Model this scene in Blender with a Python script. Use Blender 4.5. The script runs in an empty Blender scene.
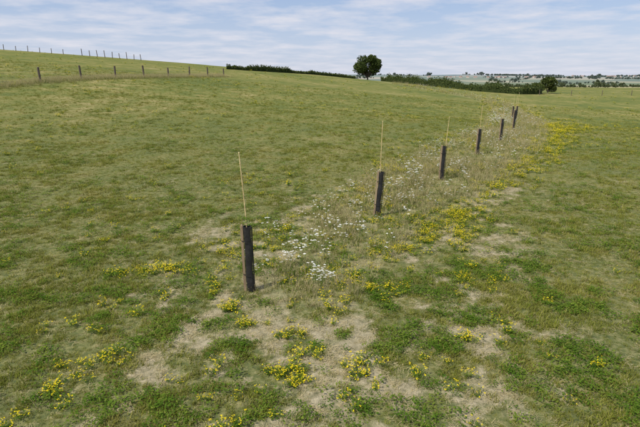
import bpy, math, random
import numpy as np
from mathutils import Vector
random.seed(7); rng=np.random.default_rng(7)
scene=bpy.context.scene
def S(x,a,b):
    t=np.clip((np.asarray(x,float)-a)/(b-a),0,1); return t*t*(3-2*t)
def vnoise(x,y,seed=0):
    x=np.asarray(x,float);y=np.asarray(y,float)
    xi=np.floor(x).astype(np.int64);yi=np.floor(y).astype(np.int64);fx=x-xi;fy=y-yi
    fx=fx*fx*(3-2*fx);fy=fy*fy*(3-2*fy)
    def h(a,b):
        n=(a*374761393+b*668265263+seed*1274126177)&0xffffffff
        n=((n^(n>>13))*1274126177)&0xffffffff
        return ((n^(n>>16))&0xffff)/65535.0
    return (h(xi,yi)*(1-fx)+h(xi+1,yi)*fx)*(1-fy)+(h(xi,yi+1)*(1-fx)+h(xi+1,yi+1)*fx)*fy
def fbm(x,y,seed=0,o=4):
    s=0;a=.5;t=0
    for i in range(o):
        s=s+a*vnoise(x*2**i+i*17.3,y*2**i-i*9.1,seed+i);t+=a;a*=.5
    return s/t
# ---------------------------------------------------------------- terrain
_by=np.array([-500,8,27,48,80,113,150,200,300,450,600,900,9000.])
_bz=np.array([0,0,.45,1.2,2.5,3.95,4.9,4.3,1.5,-3,-6,-9,-9.])
_ty=np.arange(-500,9000,1.0);_tz=np.interp(_ty,_by,_bz)
_k=np.exp(-np.linspace(-2,2,21)**2);_k/=_k.sum();_tz2=np.convolve(np.pad(_tz,10,'edge'),_k,'valid')
def H(x,y):
    x=np.asarray(x,float);y=np.asarray(y,float)
    xc=45*np.tanh(np.maximum(x,0)/45*1.05)-140*np.tanh(np.maximum(-x,0)/140*1.05)
    z=-.088*xc*S(y,12,58)*(1-S(y,150,500))+np.interp(y,_ty,_tz2)
    z=z+.05*(fbm(x*.7,y*.7,3,3)-.5)*S(y,-5,5)
    z=z+S(y,50,160)*(1-S(y,1000,1400))*.5*(fbm(x*.03,y*.03,5,2)-.5)
    hills=S(y,1500,4200)*(28+58*fbm(x/1300.,y/2600.,11,4))
    return z+hills
# strip centre line
CL=np.array([(0.3,-6),(.1,2),(-.1,5),(-.1,7.7),(1.6,12.2),(4.2,16.7),(7.4,22),(10.2,27),(14.4,35),(20.6,50),(26.5,70),(28.5,84),(25.5,99),(21,116),(17.5,140),(15.5,165)])
def strip(x,y,P=CL):
    x=np.asarray(x,float);y=np.asarray(y,float)
    best=np.full(x.shape,1e9);side=np.zeros(x.shape)
    for a,b in zip(P[:-1],P[1:]):
        d=b-a;l=np.hypot(*d)
        t=np.clip(((x-a[0])*d[0]+(y-a[1])*d[1])/l**2,0,1)
        ex=x-a[0]-t*d[0];ey=y-a[1]-t*d[1];q=np.hypot(ex,ey)
        m=q<best;best=np.where(m,q,best)
        side=np.where(m,np.sign(d[1]*ex-d[0]*ey),side)
    return best*side      # + is the right-hand side
def bare_f(x,y):
    s=strip(x,y);w=1-S(np.abs(s+.1),1.8,5.2)
    n=.42*fbm(x*.8,y*.8,21,4)+.58*fbm(x*3.1,y*3.1,22,4)
    near=1-S(y,10,20)
    edge=(1-S(np.abs(s-2.2),.4,1.5))*S(y,8,14)*(1-S(y,35,80))*.8
    edge2=(1-S(np.abs(s+2.0),.3,1.2))*S(y,8,14)*(1-S(y,25,60))*.6
    m=np.maximum(np.maximum(w*near,edge),edge2)
    return np.clip(S(n,.60-.14*m,.77-.14*m)*(.3+.7*m),0,1)
def rough_f(x,y):
    s=strip(x,y);yy=np.asarray(y,float)
    hw=1.0+1.35*S(yy,8,18)
    return (1-S(np.abs(s),hw*.65,hw*1.2))*S(yy,6.2,8.0)*(1-.3*S(yy,100,160))
def yel_f(x,y):
    s=strip(x,y);yy=np.asarray(y,float)
    e=np.maximum(.85*np.exp(-((s-2.3-.5*S(yy,10,30))/.75)**2),.32*np.exp(-((s+1.8)/.9)**2))*S(yy,6,10)
    e=e+.11*(1-S(np.abs(s),2.5,6.5))*(1-S(yy,9,15))+.14*rough_f(x,y)
    n=S(.6*fbm(x*.6+3,y*.6,77,3)+.4*fbm(x*2.6,y*2.6,79,2),.47,.63)
    return e*n+.03*S(fbm(x*.2,y*.2,78,2),.4,.7)*S(yy,6,14)
# ---------------------------------------------------------------- materials
def new_mat(n):
    m=bpy.data.materials.new(n);m.use_nodes=True;nt=m.node_tree;nt.nodes.clear();return m,nt
def N(nt,t,**k):
    n=nt.nodes.new(t)
    for a,b in k.items(): setattr(n,a,b)
    return n
def ramp(nt,src,stops,const=False):
    r=N(nt,'ShaderNodeValToRGB');e=r.color_ramp.elements
    if const: r.color_ramp.interpolation='CONSTANT'
    while len(e)<len(stops): e.new(.5)
    for i,(p,c) in enumerate(stops): e[i].position=p;e[i].color=(*c,1)
    nt.links.new(src,r.inputs[0]);return r.outputs[0]
def mix(nt,f,a,b,mode='MIX'):
    m=N(nt,'ShaderNodeMix',data_type='RGBA',blend_type=mode)
    for s,v in ((m.inputs[0],f),(m.inputs[6],a),(m.inputs[7],b)):
        if isinstance(v,bpy.types.NodeSocket): nt.links.new(v,s)
        elif isinstance(v,(int,float)): s.default_value=v
        else: s.default_value=(*v,1)
    return m.outputs[2]
def noise(nt,scale,detail=4,vec=None,rough=.55):
    n=N(nt,'ShaderNodeTexNoise');n.inputs['Scale'].default_value=scale;n.inputs['Detail'].default_value=detail;n.inputs['Roughness'].default_value=rough
    if vec is not None: nt.links.new(vec,n.inputs['Vector'])
    return n.outputs[0]
def mth(nt,op,a,b=0.0,c=0.0):
    m=N(nt,'ShaderNodeMath',operation=op)
    for i,v in enumerate((a,b,c)):
        if isinstance(v,bpy.types.NodeSocket): nt.links.new(v,m.inputs[i])
        else: m.inputs[i].default_value=float(v)
    return m.outputs[0]
def maprange(nt,v,a,b,c=0,d=1):
    m=N(nt,'ShaderNodeMapRange');nt.links.new(v,m.inputs[0])
    for i,q in enumerate((a,b,c,d)): m.inputs[i+1].default_value=float(q)
    return m.outputs[0]
GREEN=(.086,.112,.014);GREEN2=(.135,.147,.019);OLIVE=(.20,.182,.04);STRAW=(.35,.29,.12)
def field_tint(nt,pos):
    a=noise(nt,.07,2,pos);b=noise(nt,.6,5,pos,.74)
    s=mth(nt,'ADD',mth(nt,'MULTIPLY',a,.4),mth(nt,'MULTIPLY',b,.7))
    return ramp(nt,s,[(.42,GREEN),(.53,GREEN2),(.62,OLIVE),(.73,STRAW)])
def leafy(name,colfn,trans=.35):
    m,nt=new_mat(name);geo=N(nt,'ShaderNodeNewGeometry');oi=N(nt,'ShaderNodeObjectInfo')
    col=colfn(nt,geo,oi)
    p=N(nt,'ShaderNodeBsdfDiffuse');nt.links.new(col,p.inputs['Color'])
    t=N(nt,'ShaderNodeBsdfTranslucent');nt.links.new(col,t.inputs[0])
    x=N(nt,'ShaderNodeMixShader');x.inputs[0].default_value=trans
    nt.links.new(p.outputs[0],x.inputs[1]);nt.links.new(t.outputs[0],x.inputs[2])
    o=N(nt,'ShaderNodeOutputMaterial');nt.links.new(x.outputs[0],o.inputs[0]);return m
def rnd(stops):
    return lambda nt,geo,oi: ramp(nt,oi.outputs['Random'],stops)
def rnd_island(stops):
    return lambda nt,geo,oi: ramp(nt,geo.outputs['Random Per Island'],stops)
def grasscol(nt,geo,oi):
    t=ramp(nt,noise(nt,.6,2,geo.outputs['Position'],.6),[(.3,(.115,.155,.018)),(.5,(.18,.205,.026)),(.7,(.28,.255,.06))])
    isl=ramp(nt,geo.outputs['Random Per Island'],[(0,(.11,.165,.016)),(.5,(.20,.23,.028)),(.8,(.31,.28,.075)),(1,(.49,.42,.19))])
    c=mix(nt,.45,t,isl)
    g=maprange(nt,oi.outputs['Random'],0,1,.7,1.3)
    return mix(nt,1.0,c,g,'MULTIPLY')
M_grass=leafy('grass_blades',grasscol)
M_leaf=leafy('herb_leaves',rnd([(0,(.06,.125,.014)),(.6,(.11,.185,.022)),(1,(.185,.24,.035))]))
M_dry=leafy('dry_grass',rnd_island([(0,(.25,.21,.08)),(.5,(.44,.37,.19)),(1,(.60,.51,.31))]),.3)
M_rgreen=leafy('rough_grass_green',rnd_island([(0,(.095,.145,.02)),(.6,(.19,.225,.042)),(1,(.36,.35,.12))]),.35)
M_yel=leafy('yellow_petals',rnd_island([(0,(.74,.56,.01)),(1,(.86,.74,.05))]),.3)
M_white=leafy('white_petals',rnd_island([(0,(.78,.78,.72)),(1,(.88,.88,.84))]),.3)
M_tree=leafy('tree_leaves',rnd_island([(0,(.04,.06,.018)),(.6,(.065,.095,.026)),(1,(.115,.14,.04))]),.3)
M_hedge=leafy('hedge_leaves',rnd_island([(0,(.045,.068,.018)),(.6,(.08,.108,.03)),(1,(.15,.16,.055))]),.3)
M_mid=leafy('hedgerow_foliage',rnd_island([(0,(.065,.09,.045)),(1,(.12,.14,.07))]),.2)  # leaf colour lightened to paint in slight haze
M_dist=leafy('distant_foliage',rnd_island([(0,(.10,.13,.11)),(1,(.14,.17,.14))]),.2)  # far leaf colour pale and grey-blue, with haze painted in
def solid(name,cfn,rough=.8,bump=None,spec=.3):
    m,nt=new_mat(name);tc=N(nt,'ShaderNodeTexCoord')
    p=N(nt,'ShaderNodeBsdfPrincipled');p.inputs['Roughness'].default_value=rough;p.inputs['Specular IOR Level'].default_value=spec
    nt.links.new(cfn(nt,tc),p.inputs['Base Color'])
    if bump:
        b=N(nt,'ShaderNodeBump');b.inputs['Distance'].default_value=.01;b.inputs['Strength'].default_value=.6
        nt.links.new(noise(nt,bump,4,tc.outputs['Object']),b.inputs['Height']);nt.links.new(b.outputs[0],p.inputs['Normal'])
    o=N(nt,'ShaderNodeOutputMaterial');nt.links.new(p.outputs[0],o.inputs[0]);return m
def woodc(a,b):
    def f(nt,tc):
        mp=N(nt,'ShaderNodeMapping');mp.inputs['Scale'].default_value=(30,30,2);nt.links.new(tc.outputs['Object'],mp.inputs[0])
        return ramp(nt,noise(nt,1,5,mp.outputs[0]),[(.3,a),(.7,b)])
    return f
M_wood=solid('stake_wood',woodc((.20,.14,.085),(.42,.32,.20)),.85,60)
M_post=solid('fence_wood',woodc((.06,.045,.035),(.16,.13,.10)),.9,30)
M_cane=solid('bamboo',woodc((.48,.36,.16),(.68,.54,.29)),.6,20)
M_blk=solid('black_plastic',lambda nt,tc: ramp(nt,noise(nt,14,5,tc.outputs['Object']),[(.3,(.012,.012,.013)),(.75,(.035,.033,.032))]),.5,70,.35)
M_bark=solid('bark',woodc((.05,.04,.03),(.12,.1,.08)),.9,10)
M_wire=solid('wire',lambda nt,tc: ramp(nt,noise(nt,3,2,tc.outputs['Object']),[(.3,(.2,.2,.2)),(.7,(.3,.3,.3))]),.5)
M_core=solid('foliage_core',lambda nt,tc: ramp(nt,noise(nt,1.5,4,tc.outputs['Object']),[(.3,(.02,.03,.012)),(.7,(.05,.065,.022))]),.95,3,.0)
M_wall=solid('house_wall',lambda nt,tc: ramp(nt,noise(nt,.2,2,tc.outputs['Object']),[(.3,(.40,.34,.29)),(.7,(.5,.46,.42))]),.9)
M_roof=solid('house_roof',lambda nt,tc: ramp(nt,noise(nt,.2,2,tc.outputs['Object']),[(.3,(.22,.13,.10)),(.7,(.3,.22,.19))]),.9)
def ground_mat():
    m,nt=new_mat('meadow_ground');geo=N(nt,'ShaderNodeNewGeometry');pos=geo.outputs['Position']
    base=field_tint(nt,pos)
    ab=N(nt,'ShaderNodeAttribute',attribute_name='bare').outputs['Fac'];ar=N(nt,'ShaderNodeAttribute',attribute_name='rough').outputs['Fac'];ay=N(nt,'ShaderNodeAttribute',attribute_name='yel').outputs['Fac']
    fine=noise(nt,9,5,pos,.75)
    soil=ramp(nt,fine,[(.3,(.17,.135,.07)),(.5,(.31,.26,.15)),(.7,(.46,.39,.255))])
    sep=N(nt,'ShaderNodeSeparateXYZ');nt.links.new(pos,sep.inputs[0]);Y=sep.outputs[1]
    thatch=ramp(nt,fine,[(.36,(.055,.068,.011)),(.5,(.125,.127,.024)),(.64,(.28,.24,.095))])
    c=mix(nt,maprange(nt,Y,8,45,.7,.0),base,thatch)
    b2=mth(nt,'ADD',ab,mth(nt,'MULTIPLY',mth(nt,'SUBTRACT',fine,.5),2.0))
    c=mix(nt,mth(nt,'MULTIPLY',maprange(nt,b2,.1,.9,0,1),maprange(nt,ab,0,.3,0,.9)),c,soil)
    rg=ramp(nt,noise(nt,2.2,4,pos,.7),[(.35,(.10,.125,.028)),(.5,(.20,.195,.065)),(.65,(.35,.305,.14))])
    c=mix(nt,mth(nt,'MULTIPLY',ar,.85),c,rg)
    c=mix(nt,mth(nt,'MULTIPLY',mth(nt,'MULTIPLY',ay,maprange(nt,Y,35,70,0,.8)),maprange(nt,fine,.4,.6,0,1)),c,(.5,.42,.05))
    mp=N(nt,'ShaderNodeMapping');mp.inputs['Scale'].default_value=(1/330,1/210,0);mp.inputs['Rotation'].default_value=(0,0,.35);nt.links.new(pos,mp.inputs[0])
    vo=N(nt,'ShaderNodeTexVoronoi');vo.inputs['Scale'].default_value=1;nt.links.new(mp.outputs[0],vo.inputs['Vector'])
    sc=N(nt,'ShaderNodeSeparateColor');nt.links.new(vo.outputs['Color'],sc.inputs[0])
    fr=ramp(nt,sc.outputs[0],[(0,(.14,.165,.05)),(.25,(.34,.30,.15)),(.42,(.11,.14,.045)),(.58,(.39,.33,.19)),(.72,(.18,.19,.07)),(.86,(.08,.11,.04))],True)
    c=mix(nt,maprange(nt,Y,235,242,0,1),c,fr)
    c=mix(nt,maprange(nt,Y,400,5000,.1,.82),c,(.21,.26,.33))  # aerial haze painted into the base colour, bluer with distance
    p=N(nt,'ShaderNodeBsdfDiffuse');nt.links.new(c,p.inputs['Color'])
    b=N(nt,'ShaderNodeBump');b.inputs['Distance'].default_value=.04;b.inputs['Strength'].default_value=.9
    nt.links.new(fine,b.inputs['Height']);nt.links.new(b.outputs[0],p.inputs['Normal'])
    o=N(nt,'ShaderNodeOutputMaterial');nt.links.new(p.outputs[0],o.inputs[0]);return m
def grow(start,step,end,f):
    o=[];v=start
    while v<end: o.append(v);step*=f;v+=step
    o.append(end);return o
xr=grow(8,.12,7000,1.045);xs=np.array([-v for v in xr[::-1]]+list(np.arange(-8+.12,8,.12))+xr)
ys=np.array([-300,-150,-80,-40,-20,-12,-8,-5,-3,-1]+list(np.arange(0,16,.12))+grow(16,.12,9000,1.025))
X,Y=np.meshgrid(xs,ys);Z=H(X,Y);nx=len(xs);ny=len(ys)
idx=np.arange(nx*ny).reshape(ny,nx)
Fq=np.stack([idx[:-1,:-1],idx[:-1,1:],idx[1:,1:],idx[1:,:-1]],-1).reshape(-1,4)
me=bpy.data.meshes.new('meadow_ground')
me.vertices.add(nx*ny);me.vertices.foreach_set('co',np.stack([X,Y,Z],-1).astype(np.float32).ravel())
me.loops.add(Fq.size);me.loops.foreach_set('vertex_index',Fq.ravel().astype(np.int32))
me.polygons.add(len(Fq));me.polygons.foreach_set('loop_start',(np.arange(len(Fq))*4).astype(np.int32))
me.update(calc_edges=True)
me.polygons.foreach_set('use_smooth',np.ones(len(Fq),bool))
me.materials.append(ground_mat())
scene.collection.objects.link(bpy.data.objects.new('meadow_ground',me))
xf=X.ravel();yf=Y.ravel()
for n,fn in (('bare',bare_f),('rough',rough_f),('yel',yel_f)):
    a=me.attributes.new(n,'FLOAT','POINT');a.data.foreach_set('value',np.ascontiguousarray(fn(xf,yf),dtype=np.float32))
def mesh_obj(name,V,F,mats,mi=None,smooth=False,link=True,parent=None):
    me=bpy.data.meshes.new(name);me.from_pydata([tuple(map(float,v)) for v in V],[],[tuple(int(q) for q in f) for f in F])
    for m in mats: me.materials.append(m)
    if mi is not None: me.polygons.foreach_set('material_index',np.array(mi,dtype=np.int32))
    if smooth: me.polygons.foreach_set('use_smooth',np.ones(len(me.polygons),bool))
    me.update();o=bpy.data.objects.new(name,me)
    if link: scene.collection.objects.link(o)
    if parent: o.parent=parent
    return o
# ---------------------------------------------------------------- prototypes
class MB:
    def __init__(s): s.v=[];s.f=[];s.m=[]
    def add(s,vs,fs,m=0):
        b=len(s.v);s.v+=[tuple(q) for q in vs];s.f+=[tuple(b+i for i in f) for f in fs];s.m+=[m]*len(fs)
def U(a,b): return random.uniform(a,b)
def blade(mb,base,ang,L,w,lean,m=0,seg=2):
    dx,dy=math.cos(ang),math.sin(ang);px,py=-dy,dx;tw=U(-.8,.8)
    px,py=px*math.cos(tw)-py*math.sin(tw),px*math.sin(tw)+py*math.cos(tw)
    vs=[]
    for i in range(seg+1):
        t=i/seg;r=lean*L*t**1.6;z=L*t*math.sqrt(max(.05,1-(lean*t)**2*.8));ww=w*(1-t*.75)/2
        c=(base[0]+dx*r,base[1]+dy*r,base[2]+z)
        if i<seg: vs+=[(c[0]-px*ww,c[1]-py*ww,c[2]),(c[0]+px*ww,c[1]+py*ww,c[2])]
        else: vs.append(c)
    fs=[(2*i,2*i+1,2*i+3,2*i+2) for i in range(seg-1)]+[(2*seg-2,2*seg-1,2*seg)]
    mb.add(vs,fs,m);return vs[-1]
def quadleaf(mb,c,ang,pitch,l,w,m=0):
    d=Vector((math.cos(ang)*math.cos(pitch),math.sin(ang)*math.cos(pitch),math.sin(pitch)));p=Vector((-math.sin(ang),math.cos(ang),U(-.4,.4))).normalized()
    c=Vector(c);mb.add([c,c+d*l*.5+p*w/2,c+d*l,c+d*l*.5-p*w/2],[(0,1,2,3)],m)
def proto(name,mb,mats):
    return mesh_obj(name,mb.v,mb.f,mats,mb.m,link=False)
def coll(name,objs):
    c=bpy.data.collections.new(name)
    for o in objs: c.objects.link(o)
    return c
def tuft(i):
    mb=MB()
    for k in range(20):
        a=U(0,6.28);r=U(0,.065);blade(mb,(math.cos(a)*r,math.sin(a)*r,-.005),U(0,6.28),U(.02,.065),U(.004,.008),U(.3,.95))
    return proto('grass_tuft',mb,[M_grass])
C_tuft=coll('grass_tufts',[tuft(i) for i in range(6)])
def herb(i):
    mb=MB()
    for k in range(18):
        a=U(0,6.28);r=U(0,.08);quadleaf(mb,(math.cos(a)*r,math.sin(a)*r,U(.012,.06)),a+U(-1,1),U(-.3,.6),U(.017,.04),U(.012,.023))
    return proto('herb_plant',mb,[M_leaf])
C_herb=coll('herb_plants',[herb(i) for i in range(6)])
def drytuft(i):
    mb=MB()
    for k in range(19):
        a=U(0,6.28);r=U(0,.09);blade(mb,(math.cos(a)*r,math.sin(a)*r,-.01),a+U(-1,1),U(.10,.28),U(.005,.010),U(.4,1),1 if random.random()<.74 else 0,3)
    for k in range(5):
        a=U(0,6.28);r=U(0,.05);L=U(.24,.48)
        t=blade(mb,(math.cos(a)*r,math.sin(a)*r,-.01),a,L,.0045,U(.1,.6),0,3)
        for j in range(7):
            quadleaf(mb,(t[0]+U(-.006,.006),t[1]+U(-.006,.006),t[2]-U(0,.08)),U(0,6.28),U(.6,1.3),U(.02,.04),.009,0)
    return proto('dry_grass_tuft',mb,[M_dry,M_rgreen])
C_dry=coll('dry_grass_tufts',[drytuft(i) for i in range(6)])
def straw(i):
    mb=MB()
    for k in range(11):
        a=U(0,6.28);r=U(0,.08);c=Vector((math.cos(a)*r,math.sin(a)*r,U(.003,.02)));b=U(0,6.28);l=U(.02,.08);w=.0018
        d=Vector((math.cos(b),math.sin(b),U(-.1,.25)))*l;p=Vector((-math.sin(b),math.cos(b),0))*w
        mb.add([c-p,c+p,c+d+p,c+d-p],[(0,1,2,3)])
    return proto('straw_litter',mb,[M_dry])
C_straw=coll('straw_litters',[straw(i) for i in range(4)])
def yellow(i):
    mb=MB();n=random.randint(8,14)
    for k in range(n):
        a=U(0,6.28);r=U(0,.05);L=U(.05,.16)
        t=blade(mb,(math.cos(a)*r,math.sin(a)*r,-.005),a,L,.005,U(.3,.8),1,2)
        for j in range(4): quadleaf(mb,(t[0]*U(.3,.9),t[1]*U(.3,.9),t[2]*U(.2,.9)),U(0,6.28),U(-.2,.5),U(.02,.035),.014,1)
        for j in range(random.randint(2,5)):
            c=(t[0]+U(-.014,.014),t[1]+U(-.014,.014),t[2]+U(-.006,.014));a0=U(0,3)
            rr=U(.0045,.0085);vs=[(c[0]+rr*math.cos(a0+q*1.257),c[1]+rr*math.sin(a0+q*1.257),c[2]+U(-.004,.005)) for q in range(5)]
            mb.add(vs,[(0,1,2,3,4)],0)
    return proto('yellow_flower',mb,[M_yel,M_leaf])
C_yel=coll('yellow_flowers',[yellow(i) for i in range(6)])
def white(i):
    mb=MB()
    for k in range(random.randint(2,5)):
        a=U(0,6.28);L=U(.25,.5);t=blade(mb,(0,0,0),a,L,.006,U(.1,.6),1,3)
        for j in range(4): quadleaf(mb,(t[0]*U(.1,.8),t[1]*U(.1,.8),t[2]*U(.1,.8)),U(0,6.28),U(-.1,.7),U(.03,.06),.014,1)
        R=U(.018,.044)
        for j in range(26):
            b=U(0,6.28);r=R*math.sqrt(U(0,1));c=(t[0]+r*math.cos(b),t[1]+r*math.sin(b),t[2]+.008-r*r*6+U(-.003,.003))
            rr=U(.006,.010);a0=U(0,3)
            mb.add([(c[0]+rr*math.cos(a0+q*1.571),c[1]+rr*math.sin(a0+q*1.571),c[2]+U(-.002,.003)) for q in range(4)],[(0,1,2,3)],0)
    return proto('white_flower',mb,[M_white,M_leaf])
C_white=coll('white_flowers',[white(i) for i in range(5)])
def scatter(name,co,x,y,scl,tilt=.15,zoff=0):
    x=np.asarray(x,float);y=np.asarray(y,float);n=len(x)
    if n==0: return
    me=bpy.data.meshes.new(name);me.vertices.add(n)
    P=np.stack([x,y,H(x,y)+zoff],-1).astype(np.float32);me.vertices.foreach_set('co',np.ascontiguousarray(P).ravel())
    r=np.stack([rng.uniform(-tilt,tilt,n),rng.uniform(-tilt,tilt,n),rng.uniform(0,6.28,n)],-1).astype(np.float32)
    a=me.attributes.new('rot','FLOAT_VECTOR','POINT');a.data.foreach_set('vector',np.ascontiguousarray(r).ravel())
    a=me.attributes.new('scl','FLOAT','POINT');a.data.foreach_set('value',(np.asarray(scl)*np.ones(n)).astype(np.float32))
    a=me.attributes.new('idx','INT','POINT');a.data.foreach_set('value',rng.integers(0,len(co.objects),n).astype(np.int32))
    me.update()
    o=bpy.data.objects.new(name,me);scene.collection.objects.link(o)
    t=bpy.data.node_groups.new(name+'_nodes','GeometryNodeTree')
    t.interface.new_socket('Geometry',in_out='INPUT',socket_type='NodeSocketGeometry');t.interface.new_socket('Geometry',in_out='OUTPUT',socket_type='NodeSocketGeometry')
    gi=t.nodes.new('NodeGroupInput');go=t.nodes.new('NodeGroupOutput');ip=t.nodes.new('GeometryNodeInstanceOnPoints')
    ci=t.nodes.new('GeometryNodeCollectionInfo');ci.inputs[0].default_value=co;ci.inputs['Separate Children'].default_value=True;ci.inputs['Reset Children'].default_value=True
    def na(nm,ty):
        q=t.nodes.new('GeometryNodeInputNamedAttribute');q.data_type=ty;q.inputs[0].default_value=nm;return q.outputs[0]
    e=t.nodes.new('FunctionNodeEulerToRotation');L=t.links.new
    L(na('rot','FLOAT_VECTOR'),e.inputs[0]);L(gi.outputs[0],ip.inputs['Points']);L(ci.outputs[0],ip.inputs['Instance']);ip.inputs['Pick Instance'].default_value=True
    L(na('idx','INT'),ip.inputs['Instance Index']);L(e.outputs[0],ip.inputs['Rotation']);L(na('scl','FLOAT'),ip.inputs['Scale']);L(ip.outputs[0],go.inputs[0])
    md=o.modifiers.new('scatter','NODES');md.node_group=t;return o
def sample(y0,y1,dens,margin=1.5):
    w=lambda y:.76*y+margin
    n=int((y1-y0)*2*w(y1)*dens)
    y=rng.uniform(y0,y1,n);x=rng.uniform(-w(y1),w(y1),n)
    k=np.abs(x)<w(y);return x[k],y[k]
def keep(x,y,p):
    k=rng.uniform(0,1,len(x))<p;return x[k],y[k]
def bands(bs,pf,sf):
    xx=[];yy=[];ss=[]
    for a,b,d,s in bs:
        x,y=sample(a,b,d);x,y=keep(x,y,pf(x,y));xx.append(x);yy.append(y);ss.append(sf(x,y)*s*rng.uniform(.7,1.3,len(x)))
    return np.concatenate(xx),np.concatenate(yy),np.concatenate(ss)
G=[(-1.22,7.6,1.22,(-.012,0),2.45,-.035,-1,22),(1.52,12.05,1.22,(.07,0),2.5,-.015,-1,0),(4.31,16.4,1.22,(.02,0),2.2,.05,-1,4),
   (7.35,21.9,1.2,(.02,0),2.25,.01,-1,4),(10.2,26.7,1.3,(.01,0),1.9,.02,-1,3),(13.75,33.8,1.45,(.0,0),2.4,.02,-1,4),(17.8,43.5,1.5,(.02,0),2.7,.02,-1,0),(20.3,50.5,1.3,(0,0),2.4,0,-1,0)]
def clear_f(x,y):
    """grass is kept short round and just in front of each guard"""
    r=np.ones_like(x)
    for g in G:
        d=np.hypot((x-g[0])/.5,(y-(g[1]-.5))/1.1);r=np.minimum(r,.12+.88*S(d,.7,1.3))
    return r
x,y,s=bands([(2.5,8,330,1),(8,14,190,1.1),(14,24,75,1.35),(24,45,20,1.8),(45,75,5,2.3)],
  lambda x,y:np.clip(1-bare_f(x,y)*1.2,.08,1)*(.55+.45*S(.5*fbm(x*1.7,y*1.7,8,3)+.5*fbm(x*5,y*5,6,2),.38,.58)),
  lambda x,y:.6+.75*S(.5*fbm(x*.9,y*.9,9,3)+.5*fbm(x*3,y*3,10,2),.4,.65))
scatter('short_grass',C_tuft,x,y,s)
x,y,s=bands([(2.5,9,170,1),(9,16,70,1.2),(16,30,18,1.5)],
  lambda x,y:S(.4*fbm(x*.9+9,y*.9,31,3)+.6*fbm(x*2.8,y*2.8,32,3),.47,.60)*(1-.85*bare_f(x,y))*(.4+.6*(1-S(y,8,16))),lambda x,y:1.05+0*x)
scatter('low_herbs',C_herb,x,y,s)
x,y,s=bands([(2.5,9,110,1),(9,16,55,1.2),(16,30,14,1.5)],lambda x,y:np.clip(.25+bare_f(x,y)*1.2,0,1),lambda x,y:1+0*x)
scatter('straw_litter',C_straw,x,y,s)
x,y,s=bands([(5,12,80,.8),(12,20,55,.95),(20,35,27,1.05),(35,60,12,1.3),(60,125,3,1.8)],
  lambda x,y:rough_f(x,y)*(.35+.65*S(fbm(x*1.2,y*1.2,41,3),.38,.6))*(1-.4*bare_f(x,y))*clear_f(x,y),lambda x,y:.58+.6*fbm(x*.6,y*.6,44,2))
scatter('rough_grass_strip',C_dry,x,y,s)
x,y,s=bands([(2.5,30,2.4,.5)],lambda x,y:(1-S(np.abs(strip(x,y)),2,5))*.8,lambda x,y:1+0*x)
scatter('stray_grass_stems',C_dry,x,y,s)
x,y,s=bands([(3.5,14,36,.85),(14,30,22,1.2),(30,60,9,1.6),(60,125,3,2.3)],lambda x,y:np.clip(yel_f(x,y)*1.25,0,1),lambda x,y:1+0*x)
cx=[];cy=[]
for (a,b,r,n) in [(-3.2,8.5,.15,22),(-3.7,8.3,.12,5),(-2.6,8.4,.1,4),(.45,5.2,.1,8),(-.35,5.1,.11,11),(-.45,6.0,.08,5),(-1.45,6.9,.1,9),(-1.2,6.4,.09,6),(-1.9,7.6,.08,3),(-.15,5.6,.08,4),(-3.2,4.9,.13,7),(-2.7,5.6,.1,6),(-3.3,5.4,.08,3),(2.1,6.0,.06,5),(.7,8.0,.2,12),(1.0,7.7,.15,9),(1.9,9.4,.2,14),(1.2,9.3,.15,8),(2.4,10.2,.25,22),(2.9,11.1,.3,26),(3.7,12.2,.3,28),(3.2,10.6,.15,8),(4.3,13,.3,18),(5.2,14.2,.3,14),(6.4,15.6,.35,14),(.3,7.0,.12,6),
   (9.5,20,.5,18),(13.3,27,.5,20),(14.8,29.5,.5,24),(17.5,33.5,.6,26),(20,37,.6,24),(22,40,.6,22),(24.5,46,.8,20),(27,53,.8,20)]:
    cx+=list(rng.normal(a,r,n));cy+=list(rng.normal(b,r,n))
cx=np.array(cx);cy=np.array(cy)
x=np.concatenate([x,cx]);y=np.concatenate([y,cy]);s=np.concatenate([s,rng.uniform(.7,1.1,len(cx))*(1+.6*S(cy,14,30))])
scatter('yellow_wildflowers',C_yel,x,y,s)
x,y,s=bands([(6.5,14,5,.8),(14,30,4,1.05),(30,60,2,1.4),(60,110,.6,2)],lambda x,y:np.clip(rough_f(x,y)*(1-.6*S(strip(x,y),-.2,1.2)),0,1)*S(fbm(x*.5,y*.5,61,3),.38,.58)*clear_f(x,y),lambda x,y:1+0*x)
cx=[];cy=[]
for (a,b,r,n) in [(.0,7.8,.1,12),(-.7,10.4,.35,7),(.3,11.6,.5,9),(2.0,13.4,.6,10),(-.3,9.3,.3,4),(-.9,8.6,.3,4)]:
    cx+=list(rng.normal(a,r,n));cy+=list(rng.normal(b,r,n))
x=np.concatenate([x,cx]);y=np.concatenate([y,cy]);s=np.concatenate([s,rng.uniform(.55,.95,len(cx))])
scatter('white_wildflowers',C_white,x,y,s)
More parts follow.
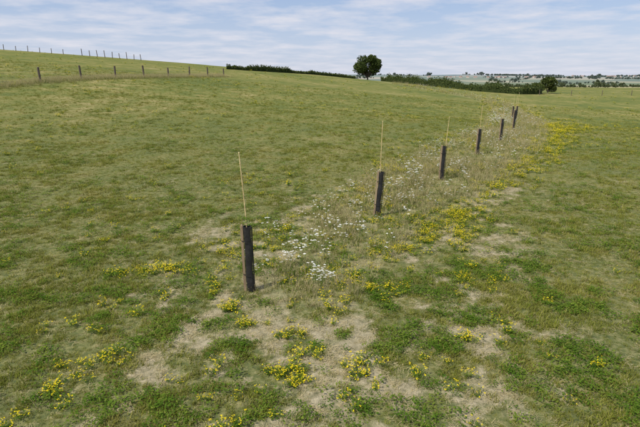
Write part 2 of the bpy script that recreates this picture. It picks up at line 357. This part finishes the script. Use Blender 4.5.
# ---------------------------------------------------------------- tree guards
def empty(name,loc):
    o=bpy.data.objects.new(name,None);o.location=loc;o.empty_display_size=.2;scene.collection.objects.link(o);return o
def prism(path,rad,n,sq=0,wob=0):
    V=[];F=[]
    for i,(p,r) in enumerate(zip(path,rad)):
        for k in range(n):
            a=2*math.pi*(k+.5)/n;rr=r*(1-sq*abs(math.cos(2*a))+U(-wob,wob));V.append((p[0]+rr*math.cos(a),p[1]+rr*math.sin(a),p[2]))
    for i in range(len(path)-1):
        for k in range(n): F.append((i*n+k,i*n+(k+1)%n,(i+1)*n+(k+1)%n,(i+1)*n+k))
    return V,F
def guard(x,y,h,lean,cane_h,cane_lean,stake_side=-1,leaves=0):
    z=float(H(x,y));E=empty('tree_guard',(x,y,z-.03));lx,ly=lean
    n=20;K=16;ph=U(0,1);R=.074
    outer=[(lx*t/K*h+.006*math.sin(t*.7+ph),ly*t/K*h,h*t/K) for t in range(K+1)]
    ro=[R+.005*math.sin(t*.9+ph*6) for t in range(K+1)]
    V,F=prism(outer,ro,n,.16,.02);V2,F2=prism(outer[::-1],[r-.006 for r in ro[::-1]],n,.16,.0)
    b=len(V);V=V+V2;F+= [tuple(q+b for q in f) for f in F2]
    for k in range(n): F.append((K*n+k,K*n+(k+1)%n,b+(k+1)%n,b+k))
    q=len(V);V+=[(lx*t/K*h+R-.006+.003*(t%2),ly*t/K*h-.04,h*t/K) for t in range(K+1)]+[(lx*t/K*h+R+.014,ly*t/K*h-.03,h*t/K) for t in range(K+1)]
    F+=[(q+t,q+t+1,q+K+1+t+1,q+K+1+t) for t in range(K)]
    mesh_obj('tube',V,F,[M_blk],smooth=False,parent=E)
    sx=stake_side*(R+.016);w=.021;hs=h*1.03;V=[];zz=[-.1,hs-.02,hs]
    for i,q in enumerate(zz):
        ww=w if i<2 else w*.7
        V+=[(sx+lx*q*.95-ww,-.03+ly*q-ww,q),(sx+lx*q*.95+ww,-.03+ly*q-ww,q),(sx+lx*q*.95+ww,-.03+ly*q+ww,q),(sx+lx*q*.95-ww,-.03+ly*q+ww,q)]
    F=[(i*4+k,i*4+(k+1)%4,(i+1)*4+(k+1)%4,(i+1)*4+k) for i in range(2) for k in range(4)]+[(8,9,10,11)]
    mesh_obj('wooden_stake',V,F,[M_wood],parent=E)
    for i,tz in enumerate((.3*h,.8*h)):
        V,F=prism([(lx*tz-.014,ly*tz-.01,tz-.008),(lx*tz-.014,ly*tz-.01,tz+.008)],[R+.034]*2,16,.1);V=[(v[0],v[1]*.86,v[2]) for v in V]
        mesh_obj('tie_%d'%(i+1),V,F,[M_blk],parent=E)
    path=[];rad=[];K=14;cr=.0115
    for t in range(K+1):
        q=cane_h*t/K;p0=(.01+lx*q*.6+cane_lean*q+.012*math.sin(q*1.7+ph*6),.033+.01*math.sin(q*2))
        for dz,dr in ((0,cr),(.012,cr+.003),(.024,cr)): path.append((*p0,q+dz));rad.append(dr-.0035*t/K)
    V,F=prism(path,rad,8);F.append(tuple(range(len(V)-8,len(V))));mesh_obj('bamboo_cane',V,F,[M_cane],smooth=True,parent=E)
    mb=MB()
    for k in range(4):
        a=U(0,6.28);blade(mb,(lx*h+.02*math.cos(a),ly*h,h*.55),a,h*.45+U(.0,.15)*(1 if leaves else 0),.008,.06,0,3)
    for k in range(leaves):
        a=U(0,6.28);q=h+U(-.05,.16);quadleaf(mb,(lx*h+U(-.05,.05),ly*h+U(-.05,.05),q),a,U(-.5,.6),U(.03,.06),.025,1)
    mesh_obj('sapling',mb.v,mb.f,[M_bark,M_leaf],mb.m,parent=E)
    return E
for g in G: guard(*g)
gx=[];gy=[]
for g in G[:6]:
    for k in range(30):
        a=U(0,6.28);r=U(.10,.45);gx.append(g[0]+r*math.cos(a));gy.append(g[1]+r*math.sin(a))
scatter('guard_foot_grass',C_dry,np.array(gx),np.array(gy),rng.uniform(.25,.5,len(gx)))
# ---------------------------------------------------------------- fences
def fence(name,pts,hts,r=.07,wires=(.35,.7,1.05),lean=.03):
    E=empty(name,(0,0,0));i=0
    for (px,py),h in zip(pts,hts):
        z=float(H(px,py));a,b=U(-lean,lean),U(-lean,lean)
        path=[(px+a*q,py+b*q,z+q) for q in (-.2,.4*h,.8*h,h-.03,h)];V,F=prism(path,[r,r*.97,r*.95,r*.93,r*.6],9,0,.06);F.append(tuple(range(len(V)-9,len(V))))
        i+=1;mesh_obj('post_%d'%i,V,F,[M_post],parent=E)
    V=[];F=[]
    for wz in wires:
        for (a,b) in zip(pts[:-1],pts[1:]):
            q=len(V);seg=6
            for t in range(seg+1):
                f=t/seg;xx=a[0]+(b[0]-a[0])*f;yy=a[1]+(b[1]-a[1])*f;zz=(1-f)*float(H(*a))+f*float(H(*b))+wz
                V+=[(xx+r*.9,yy-r,zz+.004),(xx+r*.9+.004,yy-r,zz-.004),(xx+r*.9-.004,yy-r-.004,zz-.004)]
            for t in range(seg):
                for k in range(3): F.append((q+t*3+k,q+t*3+(k+1)%3,q+t*3+3+(k+1)%3,q+t*3+3+k))
    mesh_obj('wires',V,F,[M_wire],parent=E);return E
fp=[(-27.5+11*t/7,48+36*t/7) for t in range(-6,8)]
fence('field_fence',fp,[U(1.15,1.55) for _ in fp],.11,lean=.06)
hp=[(-99+2.7*i,122+.55*i) for i in range(13)];fence('hilltop_fence',hp,[U(1.1,1.6) for _ in hp],.08,lean=.08)
hp=[(-61+1.55*i,127+.9*i) for i in range(9)];fence('hilltop_fence',hp,[U(1.3,1.9) for _ in hp],.09,lean=.08)
hp=[(48+8*i,106+2.0*i) for i in range(12)];fence('pasture_fence',hp,[1.2]*12,.07)
def along(P,n,w):
    P=np.array(P,float);d=np.hypot(*(P[1:]-P[:-1]).T);c=np.concatenate([[0],np.cumsum(d)]);t=rng.uniform(0,c[-1],n)
    return np.interp(t,c,P[:,0])+rng.normal(0,w,n),np.interp(t,c,P[:,1])+rng.normal(0,w,n)
x,y=along(fp,4200,.75);scatter('fence_margin_grass',C_dry,x+.3,y-.3,rng.uniform(.6,1.2,len(x))*1.25)
# ---------------------------------------------------------------- hedges, trees
def leafface(mb,c,sz,m=0):
    n=Vector((random.gauss(0,1),random.gauss(0,1),random.gauss(0,1)+.5)).normalized();a=n.orthogonal().normalized();b=n.cross(a);c=Vector(c);ph=U(0,1)
    vs=[c+(a*math.cos(ph+k*1.571)+b*math.sin(ph+k*1.571))*sz*(1,.6)[k%2] for k in range(4)];mb.add(vs,[(0,1,2,3)],m)
def hedge(name,P,h,w,per=60,sz=.16):
    P=np.array(P,float);d=np.hypot(*(P[1:]-P[:-1]).T);c=np.concatenate([[0],np.cumsum(d)]);L=float(c[-1]);mb=MB();sd=random.randint(1,99)
    def hh(t): return h*(.35+1.3*float(fbm(t*.22,sd,sd,4)))
    n=int(L);vs=[]
    for i in range(n+1):
        t=L*i/n;px,py=np.interp(t,c,P[:,0]),np.interp(t,c,P[:,1]);z=float(H(px,py));k=hh(t)*.82
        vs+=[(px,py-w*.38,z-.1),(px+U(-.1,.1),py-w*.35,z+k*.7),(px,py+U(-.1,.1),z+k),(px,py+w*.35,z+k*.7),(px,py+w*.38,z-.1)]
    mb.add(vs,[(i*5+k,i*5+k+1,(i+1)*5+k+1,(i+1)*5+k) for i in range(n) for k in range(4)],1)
    for i in range(int(L*per)):
        t=U(0,L);px,py=float(np.interp(t,c,P[:,0])),float(np.interp(t,c,P[:,1]));k=hh(t);a=U(-.1,math.pi+.1)
        q=U(.82,1.15);leafface(mb,(px+U(-.2,.2),py-math.cos(a)*w*.5*q,float(H(px,py))+max(.05,k*(.45+.55*math.sin(a))*q if random.random()<.6 else k*U(0,.9))),sz*U(.6,1.4))
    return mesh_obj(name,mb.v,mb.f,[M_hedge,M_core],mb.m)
hedge('field_hedge',[(-22,116),(-14,128),(-5,142),(4,155),(12,166)],1.2,1.6)
hedge('field_hedge',[(21,168),(24,148),(28.5,128),(35.5,111),(44,107),(50,110)],1.9,1.9)
def crown(mb,c,R,n,sz,m=0,blobs=16):
    B=[]
    for i in range(blobs):
        a=U(0,6.28);u=U(-.75,.95);r=math.sqrt(max(0,1-u*u))*U(.45,.78);B.append((Vector((c[0]+R[0]*r*math.cos(a),c[1]+R[1]*r*math.sin(a),c[2]+R[2]*u*.72)),U(.26,.44)))
    B.append((Vector(c),.55))
    for i in range(n):
        bc,br=random.choice(B);d=Vector((random.gauss(0,1),random.gauss(0,1),random.gauss(0,1))).normalized()*(U(.55,1.08))
        leafface(mb,(bc[0]+d.x*br*R[0],bc[1]+d.y*br*R[1],bc[2]+d.z*br*R[2]),sz*U(.6,1.4),m)
    return B
def limb(mb,a,b,r0,r1,m):
    a=Vector(a);b=Vector(b);d=(b-a);ax=d.normalized().orthogonal().normalized();bx=d.normalized().cross(ax);n=8;K=4;vs=[];off=Vector((U(-.1,.1),U(-.1,.1),0))*d.length*.5
    for i in range(K+1):
        t=i/K;p=a+d*t+off*math.sin(math.pi*t);r=r0+(r1-r0)*t
        vs+=[p+ax*r*math.cos(6.283*k/n)+bx*r*math.sin(6.283*k/n) for k in range(n)]
    mb.add(vs,[(i*n+k,i*n+(k+1)%n,(i+1)*n+(k+1)%n,(i+1)*n+k) for i in range(K) for k in range(n)],m)
def tree(name,x,y,h,w,n=7000,trunk=.22,sz=.22,mat=None):
    mb=MB();z=float(H(x,y));th=h*trunk;R=(w/2,w/2,(h-th)/2);c=(0,0,th+R[2]*.96)
    B=crown(mb,c,R,n,sz)
    limb(mb,(0,0,-.2),(0,0,th*1.5),h*.035,h*.022,1)
    for bc,br in B: limb(mb,(0,0,th*U(.9,1.4)),bc,h*.014,h*.004,1)
    o=mesh_obj(name,mb.v,mb.f,[mat or M_tree,M_bark],mb.m);o.location=(x,y,z);return o
tree('oak_tree',16.6,171,9.6,10.6,8000,.09,.26)
tree('hawthorn_bush',53.5,114,4.0,4.2,3500,.05,.16,M_hedge)
tree('hawthorn_bush',50.2,112,2.5,3.4,1800,.05,.16,M_hedge)
def bushp(i):
    mb=MB();crown(mb,(0,0,3),(U(2.6,4.2),3.2,U(2.6,3.6)),420,.5,0,9);return proto('distant_tree_clump',mb,[M_mid])
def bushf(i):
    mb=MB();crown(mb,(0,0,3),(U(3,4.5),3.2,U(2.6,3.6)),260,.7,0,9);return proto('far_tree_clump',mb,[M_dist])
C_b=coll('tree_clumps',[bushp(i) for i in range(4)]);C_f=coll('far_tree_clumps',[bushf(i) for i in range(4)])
xx=[];yy=[];ss=[]
def row(P,sp,sc,jit=1.5):
    P=np.array(P,float);d=np.hypot(*(P[1:]-P[:-1]).T);c=np.concatenate([[0],np.cumsum(d)]);t=np.arange(0,c[-1],sp);t=t+rng.uniform(-sp*.3,sp*.3,len(t))
    k=fbm(t*.02+P[0,0],t*0,5,3)>.40;t=t[k]
    xx.extend(np.interp(t,c,P[:,0])+rng.normal(0,jit,len(t)));yy.extend(np.interp(t,c,P[:,1])+rng.normal(0,jit,len(t)));ss.extend(sc*rng.uniform(.5,1.25,len(t))*(1+1.0*(rng.uniform(0,1,len(t))>.93)))
row([(60,235),(120,238),(200,244),(320,250)],2.4,.24,.5)
row([(120,330),(230,345),(420,330)],3,.36,1);row([(170,240),(200,420)],4,.3)
row([(150,450),(420,480),(600,450)],4,.5);row([(60,470),(160,500),(150,640)],5,.5)
row([(20,640),(300,660),(700,650)],5,.65);row([(-60,800),(300,820),(800,870)],6,.8)
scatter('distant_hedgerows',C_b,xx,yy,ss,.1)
xx=[];yy=[];ss=[]
for k in range(44):
    d=rng.uniform(1000,4600);a=rng.uniform(-.1,.85)*d;L=rng.uniform(100,500);an=rng.choice([.1,-.15,1.2])+rng.normal(0,.15)
    row([(a,d),(a+L*math.cos(an),d+L*math.sin(an))],9,.8+d/4500,4)
for k in range(9):
    d=rng.uniform(2200,4600);a=rng.uniform(-.0,.85)*d
    n=60;xx.extend(rng.normal(a,90,n));yy.extend(rng.normal(d,40,n));ss.extend(rng.uniform(1.1,2.2,n))
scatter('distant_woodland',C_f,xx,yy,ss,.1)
# a far village on the valley side: simple gabled houses (walls + pitched roof)
mb=MB()
for k in range(40):
    cxv,cyv=(900,2700) if k<26 else (1900,3100)
    hx=random.gauss(cxv,190);hy=random.gauss(cyv,60);hz=float(H(hx,hy))-.5;a=U(0,3.1);l,w_,hh,rh=U(6,11),U(4,5),U(5.5,7),U(3,4.5)
    def T(px,py,pz): return (hx+px*math.cos(a)-py*math.sin(a),hy+px*math.sin(a)+py*math.cos(a),hz+pz)
    mb.add([T(-l,-w_,0),T(l,-w_,0),T(l,w_,0),T(-l,w_,0),T(-l,-w_,hh),T(l,-w_,hh),T(l,w_,hh),T(-l,w_,hh),T(-l,0,hh+rh),T(l,0,hh+rh)],[(0,1,5,4),(1,2,6,9,5),(2,3,7,6),(3,0,4,8,7)],0)
    e=.5;mb.add([T(-l-e,-w_-e,hh-.3),T(l+e,-w_-e,hh-.3),T(l+e,0,hh+rh+.1),T(-l-e,0,hh+rh+.1),T(-l-e,w_+e,hh-.3),T(l+e,w_+e,hh-.3)],[(0,1,2,3),(3,2,5,4)],1)
mesh_obj('distant_village',mb.v,mb.f,[M_wall,M_roof],mb.m)
# ---------------------------------------------------------------- sky, sun, camera
el=math.radians(50);az=math.radians(-125)
w=bpy.data.worlds.new('World');scene.world=w;w.use_nodes=True;nt=w.node_tree;nt.nodes.clear()
sk=N(nt,'ShaderNodeTexSky');sk.sky_type='NISHITA';sk.sun_disc=False;sk.sun_elevation=el;sk.sun_rotation=az;sk.air_density=1.0;sk.dust_density=.5;sk.ozone_density=3.0
tc=N(nt,'ShaderNodeTexCoord');sp=N(nt,'ShaderNodeSeparateXYZ');nt.links.new(tc.outputs['Generated'],sp.inputs[0])
zc=mth(nt,'ADD',mth(nt,'MAXIMUM',sp.outputs[2],0),.07)
cb=N(nt,'ShaderNodeCombineXYZ');nt.links.new(mth(nt,'DIVIDE',sp.outputs[0],zc),cb.inputs[0]);nt.links.new(mth(nt,'DIVIDE',sp.outputs[1],zc),cb.inputs[1])
n1=noise(nt,1.25,6,cb.outputs[0],.6)
cf=maprange(nt,n1,.42,.68,.05,.9)
hz=maprange(nt,sp.outputs[2],0,.15,.65,.0)
sky=mix(nt,.55,sk.outputs[0],(4.3,5.6,8.5))
c=mix(nt,hz,sky,(6.7,6.95,8.1))
c=mix(nt,cf,c,(7.4,7.5,8.3))
bg=N(nt,'ShaderNodeBackground');bg.inputs[1].default_value=.1;nt.links.new(c,bg.inputs[0]);o=N(nt,'ShaderNodeOutputWorld');nt.links.new(bg.outputs[0],o.inputs[0])
sl=bpy.data.lights.new('sun','SUN');sl.energy=4.9;sl.angle=math.radians(.6);sl.color=(1,.94,.83);so=bpy.data.objects.new('sun',sl);scene.collection.objects.link(so)
d=Vector((math.sin(az)*math.cos(el),math.cos(az)*math.cos(el),math.sin(el)));so.rotation_euler=d.to_track_quat('Z','Y').to_euler()
cam=bpy.data.cameras.new('camera');co=bpy.data.objects.new('camera',cam);scene.collection.objects.link(co);scene.camera=co
cam.sensor_width=36;cam.lens=36*470/640;cam.clip_end=20000;cam.clip_start=.05
co.location=(0,0,3.6);co.rotation_euler=(math.radians(90-15.86),0,0)
scene.view_settings.view_transform='Standard';scene.view_settings.look='None';scene.view_settings.exposure=0
